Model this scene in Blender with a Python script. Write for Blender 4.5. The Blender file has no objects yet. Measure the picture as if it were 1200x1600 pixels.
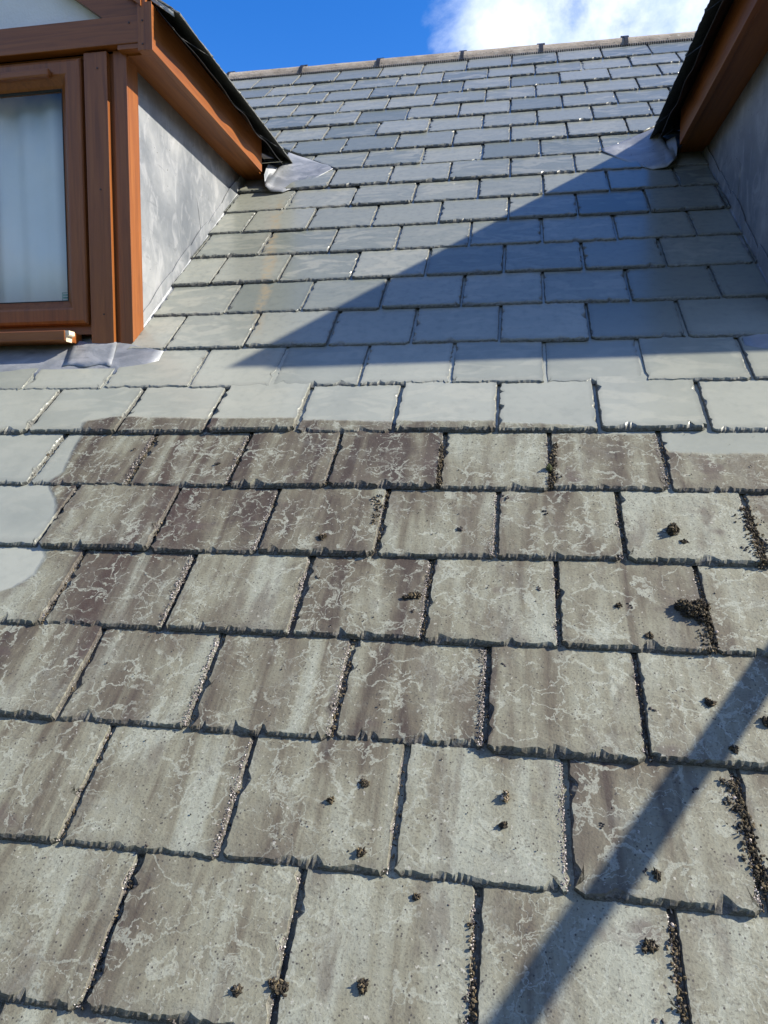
import bpy, bmesh, math, random
import numpy as np
from mathutils import Matrix, Vector, noise as mnoise
scene = bpy.context.scene
COL = scene.collection
R = math.radians
rnd = random.Random(7)
nrs = np.random.RandomState(11)

# ------------------------------------------------------------------ camera
PITCH = R(39.3)
CP, SP = math.cos(PITCH), math.sin(PITCH)
cam = bpy.data.cameras.new('camera')
cam.sensor_fit = 'HORIZONTAL'; cam.sensor_width = 36.0
cam.lens = 36.0 * 1160.09 / 1200.0
cam.clip_start = 0.02; cam.clip_end = 3000
camo = bpy.data.objects.new('camera', cam); COL.objects.link(camo)
RIGHT = Vector((0.98522, 0.17124, 0.00123)).normalized()
FWD = Vector((-0.17062, 0.98217, -0.07900)).normalized()
UPV = RIGHT.cross(FWD)
camo.matrix_world = Matrix(((RIGHT.x, UPV.x, -FWD.x, 0.1672), (RIGHT.y, UPV.y, -FWD.y, -1.0358),
                            (RIGHT.z, UPV.z, -FWD.z, 0.6365), (0, 0, 0, 1)))
scene.camera = camo
scene.view_settings.view_transform = 'Standard'
scene.view_settings.look = 'None'
scene.view_settings.exposure = 0.98
scene.view_settings.gamma = 1.0

# ------------------------------------------------------------------ node helper
class NT:
    def __init__(s, tree): s.t = tree
    def n(s, typ, ins=None, **props):
        nd = s.t.nodes.new(typ)
        for k, v in props.items(): setattr(nd, k, v)
        for k, v in (ins or {}).items():
            sk = nd.inputs[k]
            if isinstance(v, bpy.types.NodeSocket): s.t.links.new(v, sk)
            else: sk.default_value = v
        return nd
    def m(s, op, a, b=0.0, c=0.0, clamp=False):
        nd = s.n('ShaderNodeMath', {0: a, 1: b, 2: c}, operation=op); nd.use_clamp = clamp
        return nd.outputs[0]
    def mix(s, f, a, b, blend='MIX'):
        nd = s.n('ShaderNodeMix', data_type='RGBA', blend_type=blend)
        for k, v in ((0, f), (6, a), (7, b)):
            sk = nd.inputs[k]
            if isinstance(v, bpy.types.NodeSocket): s.t.links.new(v, sk)
            else: sk.default_value = (v if k == 0 else (*v, 1.0))
        return nd.outputs[2]
    def step(s, x, lo, hi):
        nd = s.n('ShaderNodeMapRange', {0: x, 1: lo, 2: hi, 3: 0.0, 4: 1.0}, interpolation_type='SMOOTHSTEP')
        return nd.outputs[0]
    def ramp(s, x, pts):
        nd = s.n('ShaderNodeValToRGB', {0: x}); cr = nd.color_ramp
        while len(cr.elements) < len(pts): cr.elements.new(0.5)
        for e, (p, c) in zip(cr.elements, pts): e.position = p; e.color = (*c, 1)
        return nd.outputs[0]
    def noise(s, co, scale, detail=4.0, rough=0.55, dist=0.0):
        return s.n('ShaderNodeTexNoise', {'Vector': co, 'Scale': scale, 'Detail': detail, 'Roughness': rough, 'Distortion': dist}).outputs[0]
    def scale(s, co, v):
        return s.n('ShaderNodeVectorMath', {0: co, 1: v}, operation='MULTIPLY').outputs[0]
    def add(s, a, b):
        return s.n('ShaderNodeVectorMath', {0: a, 1: b}, operation='ADD').outputs[0]
    def curve(s, x, pts, lo, hi, vlo, vhi):
        xx = s.n('ShaderNodeMapRange', {0: x, 1: lo, 2: hi, 3: 0.0, 4: 1.0}).outputs[0]
        nd = s.n('ShaderNodeFloatCurve', {'Value': xx}); c = nd.mapping.curves[0]
        P = [((a - lo) / (hi - lo), (b - vlo) / (vhi - vlo)) for a, b in pts]
        c.points[0].location = P[0]; c.points[1].location = P[-1]
        for p in P[1:-1]: c.points.new(*p)
        for p in c.points: p.handle_type = 'VECTOR'
        nd.mapping.update()
        return s.n('ShaderNodeMapRange', {0: nd.outputs[0], 1: 0.0, 2: 1.0, 3: vlo, 4: vhi}).outputs[0]

# ------------------------------------------------------------------ sky and sun
SUN_D = Vector((-0.782, -0.034, -0.621)).normalized()      # the way sunlight travels
SUN_EL = math.asin(-SUN_D.z)
SUN_AZ = math.atan2(-SUN_D.x, -SUN_D.y)                    # clockwise from +Y
w = bpy.data.worlds.new('World'); scene.world = w; w.use_nodes = True
T = NT(w.node_tree); w.node_tree.nodes.clear()
sky = T.n('ShaderNodeTexSky', sky_type='NISHITA', sun_disc=False)
sky.sun_elevation = SUN_EL; sky.sun_rotation = SUN_AZ
sky.air_density = 1.0; sky.dust_density = 0.25; sky.ozone_density = 3.0
co = T.n('ShaderNodeTexCoord').outputs['Generated']
hs = T.n('ShaderNodeHueSaturation', {'Hue': 0.514, 'Saturation': 1.38, 'Value': 1.55, 'Color': sky.outputs[0]}).outputs[0]
cn = T.noise(T.add(co, (0.13, 0.02, 0.31)), 5.5, 9.0, 0.58, 0.25)
dot = T.n('ShaderNodeVectorMath', {0: co, 1: tuple(Vector((0.140, 0.875, 0.452)).normalized())}, operation='DOT_PRODUCT').outputs['Value']
near = T.step(dot, 0.955, 0.998)
dens = T.m('MULTIPLY', T.step(T.m('ADD', T.m('MULTIPLY', near, 0.44), cn), 0.70, 0.90), 0.95)
behind = T.m('MULTIPLY', T.step(T.m('MULTIPLY', T.n('ShaderNodeSeparateXYZ', {0: co}).outputs[1], -1.0), 0.05, 0.5), T.step(T.m('ADD', cn, 0.14), 0.56, 0.74))  # unseen clouds added behind the camera for whiter fill light
dens = T.m('MAXIMUM', dens, T.m('MULTIPLY', behind, 0.75))
el = T.n('ShaderNodeSeparateXYZ', {0: co}).outputs[2]
dens = T.m('MULTIPLY', dens, T.step(el, 0.02, 0.12))
cshade = T.mix(T.step(T.noise(co, 13.0, 7.0, 0.6), 0.35, 0.65), (4.6, 5.7, 8.0), (7.6, 8.2, 9.3))
skyc = T.mix(dens, hs, cshade)
bg = T.n('ShaderNodeBackground', {'Color': skyc, 'Strength': 0.079})
wo = T.n('ShaderNodeOutputWorld'); w.node_tree.links.new(bg.outputs[0], wo.inputs[0])

sl = bpy.data.lights.new('sun', 'SUN'); sl.energy = 5.0; sl.angle = R(0.53); sl.color = (1.0, 0.93, 0.79)
so = bpy.data.objects.new('sun', sl); COL.objects.link(so)
so.rotation_euler = SUN_D.to_track_quat('-Z', 'Y').to_euler(); so.location = (4, 0, 6)

# ------------------------------------------------------------------ mesh helper
class MB:
    """Collects faces and links them as one mesh object."""
    def __init__(s): s.v = []; s.f = []; s.mi = []; s.at = {}; s.nat = {}
    def add(s, vs, fs, mi=0, **attrs):
        o = len(s.v); s.v += [tuple(p) for p in vs]
        s.f += [tuple(i + o for i in f) for f in fs]; s.mi += [mi] * len(fs)
        for k, val in attrs.items():
            l = s.at.setdefault(k, []); l += [0.0] * (o - len(l))
            l += list(val) if hasattr(val, '__len__') else [val] * len(vs)
        return s
    def box(s, x0, x1, y0, y1, z0, z1, bev=0.0, **a):
        if bev <= 0:
            vs = [(x, y, z) for x in (x0, x1) for y in (y0, y1) for z in (z0, z1)]
            return s.add(vs, [(0, 1, 3, 2), (4, 6, 7, 5), (0, 4, 5, 1), (2, 3, 7, 6), (0, 2, 6, 4), (1, 5, 7, 3)], **a)
        bm = bmesh.new(); bmesh.ops.create_cube(bm, size=1.0)
        for v in bm.verts:
            v.co = Vector(((x0 + x1) / 2 + v.co.x * (x1 - x0), (y0 + y1) / 2 + v.co.y * (y1 - y0), (z0 + z1) / 2 + v.co.z * (z1 - z0)))
        bmesh.ops.bevel(bm, geom=bm.edges[:], offset=bev, segments=2, affect='EDGES', profile=0.6)
        bm.verts.index_update()
        s.add([v.co for v in bm.verts], [[v.index for v in f.verts] for f in bm.faces], **a); bm.free()
        return s
    def prism(s, pts, d, **a):
        """pts: ring of 3-D points, d: extrusion vector."""
        n = len(pts); P = [Vector(p) for p in pts]; D = Vector(d)
        fs = [tuple(range(n))[::-1], tuple(range(n, 2 * n))] + [(i, (i + 1) % n, n + (i + 1) % n, n + i) for i in range(n)]
        return s.add(P + [p + D for p in P], fs, **a)
    def grid(s, rows, **a):
        nr, nc = len(rows), len(rows[0])
        vs = [p for r in rows for p in r]
        return s.add(vs, [(i * nc + j, i * nc + j + 1, (i + 1) * nc + j + 1, (i + 1) * nc + j) for i in range(nr - 1) for j in range(nc - 1)], **a)
    def tube(s, p0, p1, r, n=16, cap=True, **a):
        p0, p1 = Vector(p0), Vector(p1); d = (p1 - p0).normalized()
        x = d.orthogonal().normalized(); y = d.cross(x)
        vs = [p + (x * math.cos(k * 2 * math.pi / n) + y * math.sin(k * 2 * math.pi / n)) * r for p in (p0, p1) for k in range(n)]
        fs = [(k, (k + 1) % n, n + (k + 1) % n, n + k) for k in range(n)]
        if cap: fs += [tuple(range(n))[::-1], tuple(range(n, 2 * n))]
        return s.add(vs, fs, **a)
    def build(s, name, mats, parent=None, origin=(0, 0, 0), smooth=False, mirror=None, fixn=True, solid=0.0):
        o = Vector(origin)
        V = [Vector(p) for p in s.v]
        if mirror is not None: V = [Vector((mirror - p.x, p.y, p.z)) for p in V]
        me = bpy.data.meshes.new(name)
        me.from_pydata([p - o for p in V], [], s.f)
        mats = mats if isinstance(mats, (list, tuple)) else [mats]
        for m in mats: me.materials.append(m)
        for p, i in zip(me.polygons, s.mi): p.material_index = i; p.use_smooth = smooth
        for k, l in s.at.items():
            l = l + [0.0] * (len(V) - len(l))
            a = me.attributes.new(k, 'FLOAT', 'POINT'); a.data.foreach_set('value', l)
        if fixn:
            bm = bmesh.new(); bm.from_mesh(me); bmesh.ops.recalc_face_normals(bm, faces=bm.faces); bm.to_mesh(me); bm.free()
        me.update()
        ob = bpy.data.objects.new(name, me); COL.objects.link(ob)
        if parent: ob.parent = parent
        if parent is None: ob.location = o
        if solid:
            md = ob.modifiers.new('thickness', 'SOLIDIFY'); md.thickness = solid; md.offset = 0.0
        return ob

def thing(name, label, cat, loc=(0, 0, 0), group=None):
    o = bpy.data.objects.new(name, None); COL.objects.link(o); o.location = loc; o.empty_display_size = 0.1
    return tag(o, label, cat, group)
def tag(o, label=None, cat=None, group=None, kind=None):
    for k, v in (('label', label), ('category', cat), ('group', group), ('kind', kind)):
        if v: o[k] = v
    return o

def roofw(u, v, n=0.0):
    """roof-plane coordinates (along the courses, up the slope, off the slope) to world"""
    return Vector((u, v * CP - n * SP, v * SP + n * CP))

# ------------------------------------------------------------------ materials
def mat(name):
    m = bpy.data.materials.new(name); m.use_nodes = True
    t = NT(m.node_tree); b = m.node_tree.nodes['Principled BSDF']
    return m, t, b
def setp(t, b, **kw):
    for k, v in kw.items():
        sk = b.inputs[k.replace('_', ' ')]
        if isinstance(v, bpy.types.NodeSocket): t.t.links.new(v, sk)
        elif isinstance(v, tuple) and len(v) == 3: sk.default_value = (*v, 1)
        else: sk.default_value = v
def bump(t, b, h, strength=0.3, dist=0.002):
    nd = t.n('ShaderNodeBump', {'Height': h, 'Strength': strength, 'Distance': dist}); t.t.links.new(nd.outputs[0], b.inputs['Normal'])

def slate_material(name, dirty):
    m, t, b = mat(name)
    co = t.n('ShaderNodeTexCoord').outputs['Object']
    tone = t.n('ShaderNodeAttribute', attribute_name='tone').outputs['Fac']
    edge = t.n('ShaderNodeAttribute', attribute_name='edge').outputs['Fac']
    sx = t.n('ShaderNodeSeparateXYZ', {0: co}); u, v = sx.outputs[0], sx.outputs[1]
    off = t.n('ShaderNodeCombineXYZ', {0: t.m('MULTIPLY', tone, 17.3), 1: t.m('MULTIPLY', tone, 29.7), 2: 0.0}).outputs[0]
    c2 = t.add(co, off)
    nb = t.noise(c2, 6.0, 5.0)
    nm = t.noise(c2, 42.0, 6.0, 0.6)
    nf = t.noise(c2, 260.0, 3.0, 0.6)
    ncl = t.noise(t.scale(c2, (3.0, 7.0, 1.0)), 2.4, 4.0, 0.5, 1.2)
    clean = t.mix(tone, (0.142, 0.160, 0.144), (0.250, 0.260, 0.224))
    clean = t.mix(t.m('MULTIPLY', t.step(ncl, 0.46, 0.60), t.m('MULTIPLY', t.m('FRACT', t.m('MULTIPLY', tone, 7.31)), 0.6)), clean, (0.315, 0.312, 0.258))
    clean = t.mix(t.m('MULTIPLY', t.step(nm, 0.45, 0.75), 0.35), clean, (0.105, 0.118, 0.112))
    rough = 0.36
    col = clean
    # ochre run-off streak down the left of the valley
    if dirty:
        chalk = t.m('MULTIPLY', t.step(v, 1.75, 1.25), 0.55)
        col = t.mix(t.m('MULTIPLY', chalk, t.m('ADD', 0.55, t.m('MULTIPLY', t.step(nb, 0.2, 0.7), 0.35))), col, (0.385, 0.39, 0.33))
        wob = t.m('MULTIPLY', t.m('SUBTRACT', t.noise(co, 7.0, 3.0), 0.5), 0.05)
        su = t.m('ABSOLUTE', t.m('ADD', t.m('ADD', u, t.m('ADD', t.m('MULTIPLY', v, 0.17), 0.357)), wob))
        st = t.m('MULTIPLY', t.step(su, 0.030, 0.004), t.m('MULTIPLY', t.step(v, 1.45, 1.7), t.step(v, 2.75, 2.5)))
        col = t.mix(t.m('MULTIPLY', st, t.m('MULTIPLY', t.step(nm, 0.35, 0.6), 0.42)), col, (0.36, 0.27, 0.15))
        # pressure-washed edge
        n1 = t.m('ADD', t.m('MULTIPLY', t.m('SUBTRACT', t.noise(t.add(co, (3, 1, 0)), 8.0, 8.0, 0.62), 0.5), 0.055), t.m('MULTIPLY', t.m('SUBTRACT', t.noise(t.scale(co, (60, 7, 1)), 1.0, 4.0), 0.5), 0.02))
        top = t.curve(u, [(-3, 1.0), (-1.0, 1.10), (-0.9, 1.128), (-0.65, 1.116), (-0.4, 1.108), (-0.13, 1.098), (0.13, 1.094), (0.35, 1.07),
                          (0.39, 1.052), (0.50, 1.05), (0.517, 0.977), (0.75, 0.975), (3, 0.95)], -3, 3, 0.9, 1.2)
        left = t.curve(v, [(0.3, -3), (0.42, -3), (0.47, -1.15), (0.493, -0.925), (0.514, -0.888), (0.555, -0.862), (0.612, -0.862), (0.647, -0.888),
                           (0.713, -0.89), (0.778, -0.915), (0.852, -0.975), (0.896, -0.955), (0.946, -0.965), (1.02, -0.98), (1.2, -1.0)], 0.3, 1.2, -3, 0)
        d1 = t.step(t.m('SUBTRACT', t.m('ADD', top, t.m('MULTIPLY', n1, 0.5)), v), -0.004, 0.008)
        d2 = t.step(t.m('SUBTRACT', u, t.m('ADD', left, t.m('MULTIPLY', n1, 0.4))), -0.004, 0.010)
        mask = t.m('MULTIPLY', d1, d2)
        # streaky grime
        ns = t.noise(t.scale(c2, (15.0, 1.7, 1.0)), 1.0, 5.0, 0.6, 0.6)
        g = t.m('ADD', t.m('MULTIPLY', ns, 0.66), t.m('ADD', t.m('MULTIPLY', nb, 0.32), t.m('SUBTRACT', t.m('MULTIPLY', tone, 0.12), 0.06)))
        g = t.m('ADD', g, t.m('MULTIPLY', t.step(v, 0.55, -0.1), 0.035))
        g = t.m('SUBTRACT', g, t.m('MULTIPLY', t.m('MULTIPLY', t.step(v, 0.5, 0.8), t.step(u, 0.3, -0.2)), 0.045))
        dirt = t.ramp(g, [(0.34, (0.052, 0.039, 0.031)), (0.42, (0.112, 0.098, 0.070)), (0.51, (0.190, 0.184, 0.134)), (0.63, (0.256, 0.264, 0.212))])
        # a dark reddish band of grime down the left
        bw = t.m('MULTIPLY', t.m('SUBTRACT', t.noise(co, 3.2, 2.0), 0.5), 0.22)
        band = t.m('ABSOLUTE', t.m('ADD', t.m('ADD', u, 0.635), bw))
        band = t.m('MULTIPLY', t.step(band, 0.17, 0.02), t.m('MULTIPLY', t.step(v, 0.12, 0.40), t.step(ns, 0.72, 0.42)))
        dirt = t.mix(t.m('MULTIPLY', band, 0.85), dirt, (0.050, 0.032, 0.026))
        mv = t.step(t.noise(t.add(c2, (7, 4, 2)), 8.0, 3.0), 0.62, 0.74)
        dirt = t.mix(t.m('MULTIPLY', mv, 0.7), dirt, (0.075, 0.054, 0.050))
        # pale grazed trails
        wv = t.n('ShaderNodeTexNoise', {'Vector': c2, 'Scale': 21.0, 'Detail': 4.0, 'Roughness': 0.6}).outputs['Color']
        wv = t.n('ShaderNodeVectorMath', {0: wv, 1: (-0.5, -0.5, -0.5)}, operation='ADD').outputs[0]
        cw = t.add(c2, t.scale(wv, (0.085, 0.085, 0.0)))
        vo = t.n('ShaderNodeTexVoronoi', {'Vector': cw, 'Scale': 13.0}, feature='DISTANCE_TO_EDGE', voronoi_dimensions='2D').outputs['Distance']
        vo2 = t.n('ShaderNodeTexVoronoi', {'Vector': t.add(cw, (5, 9, 0)), 'Scale': 24.0}, feature='DISTANCE_TO_EDGE', voronoi_dimensions='2D').outputs['Distance']
        wid = t.m('MULTIPLY', nm, 0.062)
        tr = t.m('MULTIPLY', t.step(t.m('SUBTRACT', wid, vo), -0.012, 0.012), t.step(t.noise(t.add(c2, (1, 2, 5)), 9.0, 3.0), 0.46, 0.56))
        tr2 = t.m('MULTIPLY', t.step(t.m('SUBTRACT', t.m('MULTIPLY', nm, 0.060), vo2), -0.012, 0.012), t.step(t.noise(t.add(c2, (8, 2, 5)), 8.0, 3.0), 0.53, 0.60))
        def iso(off, sc_, w_, m0):
            q = t.noise(t.add(cw, off), sc_, 2.0, 0.5, 0.9)
            q = t.m('ABSOLUTE', t.m('SUBTRACT', q, 0.5))
            return t.m('MULTIPLY', t.step(t.m('SUBTRACT', t.m('MULTIPLY', nm, w_), q), -0.003, 0.004), t.step(t.noise(t.add(c2, off), 11.0, 4.0), m0, m0 + 0.07))
        tr = t.m('MAXIMUM', t.m('MAXIMUM', tr, tr2), t.m('MAXIMUM', iso((2, 7, 1), 8.0, 0.015, 0.40), iso((9, 3, 4), 13.0, 0.018, 0.47)))
        tr = t.m('MULTIPLY', tr, t.m('ADD', 0.45, t.m('MULTIPLY', t.step(nf, 0.35, 0.55), 0.55)))
        dirt = t.mix(t.m('MULTIPLY', tr, t.m('ADD', 0.64, t.m('MULTIPLY', t.step(v, -0.1, 0.5), 0.18))), dirt, (0.318, 0.330, 0.272))
        dirt = t.mix(t.m('MULTIPLY', t.step(t.noise(t.add(c2, (6, 1, 8)), 10.0, 6.0, 0.65), 0.55, 0.72), 0.25), dirt, (0.255, 0.268, 0.235))
        dirt = t.mix(t.m('MULTIPLY', t.step(t.noise(t.scale(t.add(c2, (2, 1, 8)), (7, 2.2, 1)), 2.2, 6.0, 0.6), 0.52, 0.68), 0.62), dirt, (0.092, 0.075, 0.058))
        # pores and grit
        dirt = t.mix(t.m('MULTIPLY', t.step(nf, 0.50, 0.70), 0.62), dirt, (0.075, 0.068, 0.052))
        sp = t.n('ShaderNodeTexVoronoi', {'Vector': c2, 'Scale': 95.0}, feature='F1', voronoi_dimensions='2D').outputs['Distance']
        dirt = t.mix(t.m('MULTIPLY', t.step(sp, 0.17, 0.10), t.step(nm, 0.52, 0.6)), dirt, (0.05, 0.045, 0.04))
        dirt = t.mix(t.m('MULTIPLY', t.step(t.noise(t.add(c2, (4, 4, 4)), 120.0, 2.0), 0.68, 0.73), 0.6), dirt, (0.40, 0.39, 0.34))
        col = t.mix(mask, col, dirt)
        rough = t.m('ADD', t.m('MULTIPLY', mask, 0.42), t.m('ADD', 0.20, t.m('MULTIPLY', nm, 0.10)))
    fl = t.noise(t.scale(c2, (1, 1, 3)), 150.0, 4.0, 0.7, 0.8)
    ec = t.mix(t.step(fl, 0.38, 0.68), (0.022, 0.021, 0.020), (0.135, 0.130, 0.122))
    col = t.mix(t.m('MULTIPLY', edge, 0.8), col, ec)
    setp(t, b, Base_Color=col, Specular_IOR_Level=0.33, Roughness=t.m('MAXIMUM', rough, t.m('MULTIPLY', edge, 0.8)))
    h = t.m('ADD', t.m('MULTIPLY', nm, 0.9), t.m('MULTIPLY', nf, 0.38))
    rl = t.noise(t.scale(c2, (1.0, 2.2, 1.0)), 9.0, 5.0, 0.5, 1.5)
    h = t.m('ADD', h, t.m('MULTIPLY', rl, 1.6))
    if dirty: h = t.m('MULTIPLY', h, t.m('ADD', 0.20, t.m('MULTIPLY', mask, 1.1)))
    else: h = t.m('MULTIPLY', h, 0.3)
    bump(t, b, h, 0.5, 0.0022)
    return m

M_SLATE = slate_material('roof slate', True)
M_DSLATE = slate_material('dormer slate', False)

def wood(axis):
    m, t, b = mat('brown woodgrain ' + axis)
    co = t.n('ShaderNodeTexCoord').outputs['Object']
    sc = {'x': (1.2, 26, 26), 'y': (26, 1.2, 26), 'z': (26, 26, 1.2)}[axis]
    g = t.noise(t.scale(co, sc), 2.5, 6.0, 0.62, 0.8)
    f = t.noise(t.scale(co, tuple(k * 4 for k in sc)), 3.0, 3.0)
    c = t.ramp(g, [(0.28, (0.150, 0.044, 0.009)), (0.5, (0.232, 0.072, 0.014)), (0.75, (0.300, 0.102, 0.022))])
    c = t.mix(t.m('MULTIPLY', t.step(f, 0.55, 0.7), 0.30), c, (0.17, 0.058, 0.017))
    setp(t, b, Base_Color=c, Roughness=0.42)
    bump(t, b, t.m('ADD', g, f), 0.25, 0.0006)
    return m
WX, WY, WZ = wood('x'), wood('y'), wood('z')

def lead():
    m, t, b = mat('weathered lead')
    co = t.n('ShaderNodeTexCoord').outputs['Object']
    big = t.noise(co, 3.4, 6.0, 0.6, 0.6)
    st = t.noise(t.scale(co, (6, 6, 26)), 2.2, 5.0, 0.6, 0.7)
    sc = t.noise(t.scale(co, (5, 9, 5)), 1.6, 7.0, 0.62, 1.6)
    sp = t.n('ShaderNodeTexVoronoi', {'Vector': co, 'Scale': 38.0}).outputs['Distance']
    c = t.ramp(big, [(0.30, (0.145, 0.160, 0.180)), (0.45, (0.205, 0.219, 0.236)), (0.56, (0.26, 0.272, 0.286)), (0.70, (0.33, 0.338, 0.346))])
    c = t.mix(t.m('MULTIPLY', t.step(sc, 0.46, 0.72), 0.55), c, (0.42, 0.425, 0.44))
    c = t.mix(t.m('MULTIPLY', t.step(st, 0.58, 0.75), 0.45), c, (0.11, 0.115, 0.125))
    c = t.mix(t.m('MULTIPLY', t.step(sp, 0.11, 0.06), t.step(big, 0.5, 0.6)), c, (0.07, 0.06, 0.055))
    setp(t, b, Base_Color=c, Roughness=t.m('ADD', 0.42, t.m('MULTIPLY', big, 0.25)), Metallic=0.3)
    bump(t, b, t.m('ADD', t.m('MULTIPLY', t.noise(co, 14.0, 4.0), 2.0), t.m('MULTIPLY', sc, 0.5)), 0.35, 0.004)
    return m
M_LEAD = lead()

def simple(name, c1, c2, scale, rough=0.7, bmp=0.3, dist=0.002, metallic=0.0, detail=5.0):
    m, t, b = mat(name)
    co = t.n('ShaderNodeTexCoord').outputs['Object']
    n = t.noise(co, scale, detail, 0.6)
    setp(t, b, Base_Color=t.mix(t.step(n, 0.3, 0.7), c1, c2), Roughness=rough, Metallic=metallic)
    if bmp: bump(t, b, n, bmp, dist)
    return m
M_FELT = simple('roofing felt', (0.010, 0.010, 0.011), (0.022, 0.022, 0.024), 30, 0.38, 0.6, 0.004)
M_DECK = simple('battens and felt', (0.012, 0.011, 0.010), (0.030, 0.027, 0.024), 20, 0.8)
M_RIDGE = None
def ridge_mat():
    m, t, b = mat('concrete ridge tile')
    co = t.n('ShaderNodeTexCoord').outputs['Object']
    a = t.noise(co, 10.0, 6.0, 0.65); f = t.noise(co, 90.0, 4.0, 0.6)
    c = t.ramp(a, [(0.3, (0.19, 0.155, 0.118)), (0.5, (0.30, 0.25, 0.195)), (0.7, (0.41, 0.355, 0.285))])
    c = t.mix(t.step(f, 0.56, 0.68), c, (0.085, 0.075, 0.06))
    c = t.mix(t.m('MULTIPLY', t.step(t.noise(co, 45.0, 3.0), 0.62, 0.70), 0.7), c, (0.42, 0.40, 0.34))
    setp(t, b, Base_Color=c, Roughness=0.85); bump(t, b, t.m('ADD', a, f), 0.6, 0.006)
    return m
M_RIDGE = ridge_mat()
M_BLACK = simple('black plastic', (0.012, 0.012, 0.012), (0.02, 0.02, 0.02), 20, 0.5, 0)
def render_mat():
    m, t, b = mat('white render')
    co = t.n('ShaderNodeTexCoord').outputs['Object']
    a = t.noise(co, 7.0, 5.0); f = t.noise(co, 120.0, 4.0, 0.65)
    c = t.mix(t.step(a, 0.35, 0.7), (0.80, 0.775, 0.73), (0.86, 0.83, 0.78))
    c = t.mix(t.m('MULTIPLY', t.step(t.noise(t.scale(co, (1, 1, 2)), 34.0, 5.0, 0.7), 0.66, 0.74), 0.6), c, (0.22, 0.21, 0.19))
    setp(t, b, Base_Color=c, Roughness=0.85); bump(t, b, t.m('ADD', f, a), 0.5, 0.004)
    return m
M_RENDER = render_mat()
M_CURTAIN = simple('white net curtain', (0.86, 0.84, 0.79), (0.90, 0.88, 0.83), 6, 0.85, 0)
M_CREAM = simple('bare cream plastic', (0.62, 0.50, 0.34), (0.74, 0.64, 0.48), 60, 0.55, 0)
M_SCREW = simple('screw head', (0.035, 0.016, 0.008), (0.05, 0.022, 0.010), 50, 0.4, 0)
M_STICKER = simple('green glass label print', (0.10, 0.26, 0.21), (0.14, 0.31, 0.26), 50, 0.5, 0)
M_STEEL = simple('galvanised steel', (0.30, 0.31, 0.32), (0.42, 0.43, 0.44), 18, 0.42, 0.1, 0.001, 0.85)
M_GASKET = simple('black gasket', (0.012, 0.011, 0.010), (0.018, 0.017, 0.016), 30, 0.6, 0)
M_MORTAR = simple('grey mortar', (0.30, 0.29, 0.27), (0.46, 0.45, 0.42), 60, 0.9, 0.8, 0.004)
M_GROUND = simple('grass ground', (0.035, 0.055, 0.018), (0.07, 0.085, 0.03), 1.4, 0.9, 0.3, 0.02)
M_ROOM = simple('dim room paint', (0.32, 0.31, 0.30), (0.38, 0.37, 0.35), 3, 0.9, 0)

def glass_mat():
    m = bpy.data.materials.new('window glass'); m.use_nodes = True
    t = NT(m.node_tree); m.node_tree.nodes.clear()
    ge = t.n('ShaderNodeNewGeometry')
    c = t.m('ABSOLUTE', t.n('ShaderNodeVectorMath', {0: ge.outputs['Normal'], 1: ge.outputs['Incoming']}, operation='DOT_PRODUCT').outputs['Value'])
    fr = t.m('ADD', 0.06, t.m('MULTIPLY', 0.94, t.m('POWER', t.m('SUBTRACT', 1.0, c), 5.0)))
    tr = t.n('ShaderNodeBsdfTransparent', {'Color': (0.93, 0.965, 0.96, 1)})
    gl = t.n('ShaderNodeBsdfGlossy', {'Color': (1, 1, 1, 1), 'Roughness': 0.015})
    mx = t.n('ShaderNodeMixShader', {0: fr, 1: tr.outputs[0], 2: gl.outputs[0]})
    o = t.n('ShaderNodeOutputMaterial', {0: mx.outputs[0]})
    return m
M_GLASS = glass_mat()

def tone_mat(name, pts, rough=0.9):
    m, t, b = mat(name)
    tone = t.n('ShaderNodeAttribute', attribute_name='tone').outputs['Fac']
    co = t.n('ShaderNodeTexCoord').outputs['Object']
    n = t.noise(co, 300.0, 3.0)
    x = t.m('ADD', tone, t.m('MULTIPLY', t.m('SUBTRACT', n, 0.5), 0.35))
    setp(t, b, Base_Color=t.ramp(x, pts), Roughness=rough)
    bump(t, b, n, 0.5, 0.002)
    return m
M_MOSS = tone_mat('dry moss', [(0.0, (0.014, 0.011, 0.008)), (0.36, (0.042, 0.032, 0.019)), (0.60, (0.105, 0.078, 0.038)), (0.82, (0.19, 0.145, 0.085)), (1.0, (0.46, 0.39, 0.33))])
M_GREEN = tone_mat('green moss', [(0.0, (0.045, 0.05, 0.018)), (0.5, (0.12, 0.13, 0.05)), (1.0, (0.22, 0.22, 0.10))])
M_GRIT = tone_mat('lichen crust and grit', [(0.0, (0.022, 0.019, 0.016)), (0.35, (0.06, 0.05, 0.044)), (0.6, (0.20, 0.165, 0.15)), (0.82, (0.36, 0.31, 0.29)), (1.0, (0.58, 0.54, 0.50))], 0.6)

# ------------------------------------------------------------------ ground, far below the roof
g = MB(); g.grid([[(x, y, -3.4) for x in (-600, 0, 600)] for y in (-600, 0, 600)]); tag(g.build('ground', M_GROUND), kind='structure')

# unseen raised ring added all round to block light from the low sky
g = MB(); rows = []
for i in range(97):
    a = 2 * math.pi * i / 96; d = Vector((math.cos(a), math.sin(a), 0))
    h = (72 if d.y > -0.2 else 40) + 14 * mnoise.noise(d * 1.7) + 7 * mnoise.noise(d * 6.0)  # kept lower behind the camera so the dormer fronts get more sky light
    rows.append([tuple(d * 150 + Vector((0, 0, -3.5))), tuple(d * 190 + Vector((0, 0, h * 0.55))), tuple(d * 235 + Vector((0, 0, h))), tuple(d * 330 + Vector((0, 0, -3.5)))])
g.grid(rows); tag(g.build('horizon_blocker', M_GROUND, smooth=True), kind='structure')

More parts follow.
